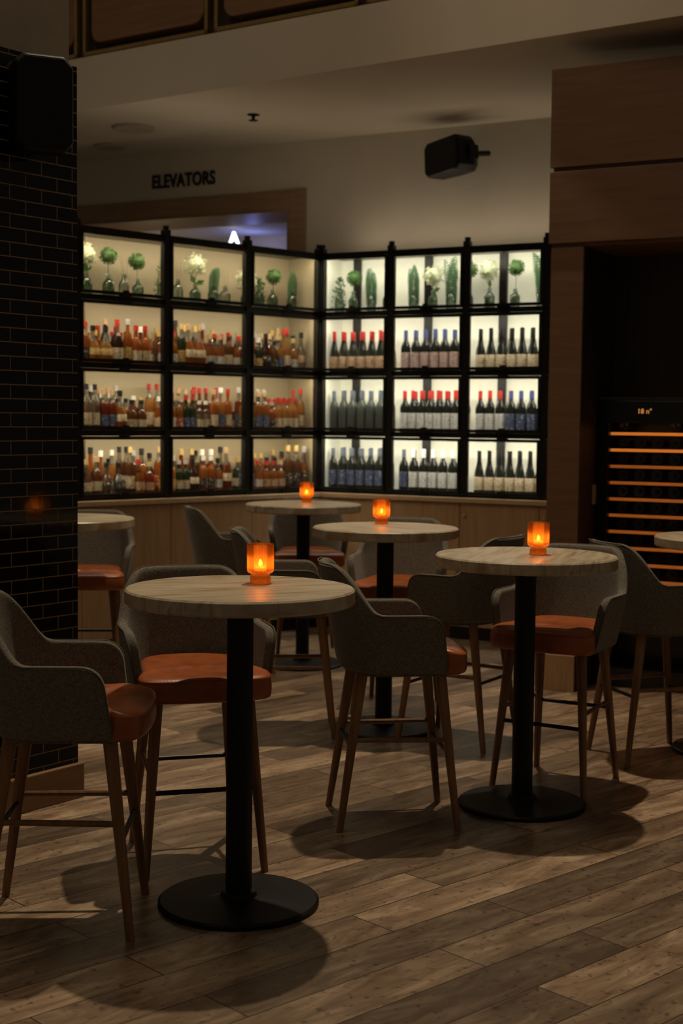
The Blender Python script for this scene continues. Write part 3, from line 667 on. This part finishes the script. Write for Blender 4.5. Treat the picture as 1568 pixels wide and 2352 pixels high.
mb=MB(); NR=12; vs=[]; fs=[]; nc=len(cols)
for c in cols:
    zt_=ztop(c)
    for j in range(NR+1):
        z=ZB+(zt_-ZB)*j/NR; x,y=plan(c,z); vs.append((x,y,z))
for i in range(nc-1):
    for j in range(NR):
        fs.append((i*(NR+1)+j,(i+1)*(NR+1)+j,(i+1)*(NR+1)+j+1,i*(NR+1)+j+1))
mb.add(vs,fs); me_shell=mb.mesh("shell",[M_fab],ang=180)
path=[vs[j] for j in range(2,NR+1)]+[vs[i*(NR+1)+NR] for i in range(1,nc-1)]+[vs[(nc-1)*(NR+1)+j] for j in range(NR,1,-1)]
def pofs(p):
    q=Vector(p); w=min(1,max(0,(xm-q.x)/.1)); n=Vector((-w*abs(q.x-xm)*8,q.y,0)).normalized(); return q+n*.0155-Vector((0,0,.003))
mb=MB(); mb.sweep([pofs(p) for p in path],.0035,8); me_pipe=mb.mesh("piping",[M_pipe],ang=180)
mb=MB(); pts=[plan(c,ZB) for c in cols]; pts=[(p[0]*.97,p[1]*.97) for p in pts]
mb.prism(pts,.618,.66); me_pan=mb.mesh("seat_pan",[M_fab],smooth=False)
half=[(-.215,.0),(-.21,.09),(-.18,.155),(-.12,.19),(0,.200),(.10,.206),(.15,.214),(.185,.236),(.215,.243),(.25,.232),(.272,.19),(.285,.10),(.288,0)]
ol=half+[(x,-y) for x,y in half[-2:0:-1]]
rings=[(.93,.628),(.985,.632),(1.0,.648),(1.0,.694),(.982,.699),(1.0,.705),(.985,.722),(.90,.735),(.6,.732),(.25,.727)]
mb=MB(); n=len(ol); vs=[]
for s,z in rings:
    for x,y in ol: vs.append((.03+(x-.03)*s, y*s, z-(.012*sstep((x-.17)/.1) if z>.715 else 0)))
fs=[(j*n+i,j*n+(i+1)%n,(j+1)*n+(i+1)%n,(j+1)*n+i) for j in range(len(rings)-1) for i in range(n)]
fs+= [list(range(n)),[(len(rings)-1)*n+i for i in range(n)]]
mb.add(vs,fs); me_seat=mb.mesh("seat",[M_leather],ang=180)
tops={'fl':(.165,.165),'fr':(.165,-.165),'rl':(-.145,.15),'rr':(-.145,-.15)}; bots={'fl':(.235,.215),'fr':(.235,-.215),'rl':(-.235,.195),'rr':(-.235,-.195)}
def lp(k,z):
    a=tops[k]; b=bots[k]; t=1-z/.63; return (a[0]+(b[0]-a[0])*t,a[1]+(b[1]-a[1])*t,z)
me_legs={}
for k in tops:
    mb=MB(); mb.tube(lp(k,0),lp(k,.63),.0135,.0235,16); me_legs[k]=mb.mesh("leg",[M_leg])
mb=MB(); mb.tube(lp('fl',.36),lp('rl',.36),.010,.010,10); mb.tube(lp('fr',.36),lp('rr',.36),.010,.010,10); me_st=mb.mesh("stretchers",[M_leg])
mb=MB(); mb.tube(lp('fl',.30),lp('fr',.30),.009,.009,10); mb.tube(lp('rl',.33),lp('rr',.33),.009,.009,10); me_fr=mb.mesh("footrest",[M_blackm])
def chair(x,y,fx,fy):
    e=empty("bar_chair",frame(x,y,math.atan2(fy,fx)))
    o=mkobj("shell",me_shell,None,e); m=o.modifiers.new("sol",'SOLIDIFY'); m.thickness=.036; m.offset=0
    m=o.modifiers.new("sub",'SUBSURF'); m.levels=2; m.render_levels=2
    mkobj("piping",me_pipe,None,e); mkobj("seat_pan",me_pan,None,e)
    o=mkobj("seat",me_seat,None,e); m=o.modifiers.new("sub",'SUBSURF'); m.levels=2; m.render_levels=2
    for i,k in enumerate(me_legs): mkobj("leg_%d"%(i+1),me_legs[k],None,e)
    mkobj("stretchers",me_st,None,e); mkobj("footrest",me_fr,None,e)
for c in[(-.885,4.54,1,.03),(-.535,5.19,.28,-.96),(.215,5.74,.99,.12),(.985,6.33,-.5,-.86),(.61,7.17,-.85,.53),(.33,8.0,-.2,-.98),(-.27,7.35,1,.05),(-.70,9.12,.97,.25),(-.23,9.78,.08,-1),(-1.5,8.38,.05,-1),(1.52,6.86,.95,.3)]:
    chair(*c)

# ------------------------------------------------------------------ lights
def spot(name,loc,target,en,col,angle,blend,r):
    l=bpy.data.lights.new(name,'SPOT'); l.energy=en; l.color=col; l.spot_size=rad(angle); l.spot_blend=blend; l.shadow_soft_size=r
    d=Vector(target)-Vector(loc); return mkobj(name,l,Matrix.Translation(loc)@d.to_track_quat('-Z','Y').to_matrix().to_4x4())
spot("atrium_downlight",(.60,8.1,9.1),(-.05,6.1,0),1650,(1,.80,.56),53,1.0,.09)
area("soft_overhead_fill",Matrix.Translation((-1.8,5.5,8.8)),3,3,90,(1,.80,.57))  # broad soft fill added overhead, not a modelled fixture
def point(name,loc,en,col,r):
    l=bpy.data.lights.new(name,'POINT'); l.energy=en; l.color=col; l.shadow_soft_size=r; return mkobj(name,l,Matrix.Translation(loc))
p=WF@Vector((-1.7,1.3,3.15)); point("lobby_blue_light",p,2.2,(.30,.36,1),.05)
p=WF@Vector((-2.6,0.9,2.4)); point("lobby_warm_light",p,6,(1,.8,.5),.1)
w=bpy.data.worlds.new("world"); scene.world=w; w.use_nodes=True
bg=w.node_tree.nodes["Background"]; bg.inputs[0].default_value=(1,.81,.58,1); bg.inputs[1].default_value=.06

# ------------------------------------------------------------------ camera
cam=bpy.data.cameras.new("camera"); cam.sensor_fit='VERTICAL'; cam.sensor_height=36; cam.sensor_width=24; cam.lens=50
cam.clip_start=.05; cam.dof.use_dof=True; cam.dof.focus_distance=5.1; cam.dof.aperture_fstop=3.2
co=mkobj("camera",cam,Matrix.Translation((0,0,1.63))@Matrix.Rotation(rad(90-3.77),4,'X')@Matrix.Rotation(rad(0.6),4,'Z'))
scene.camera=co
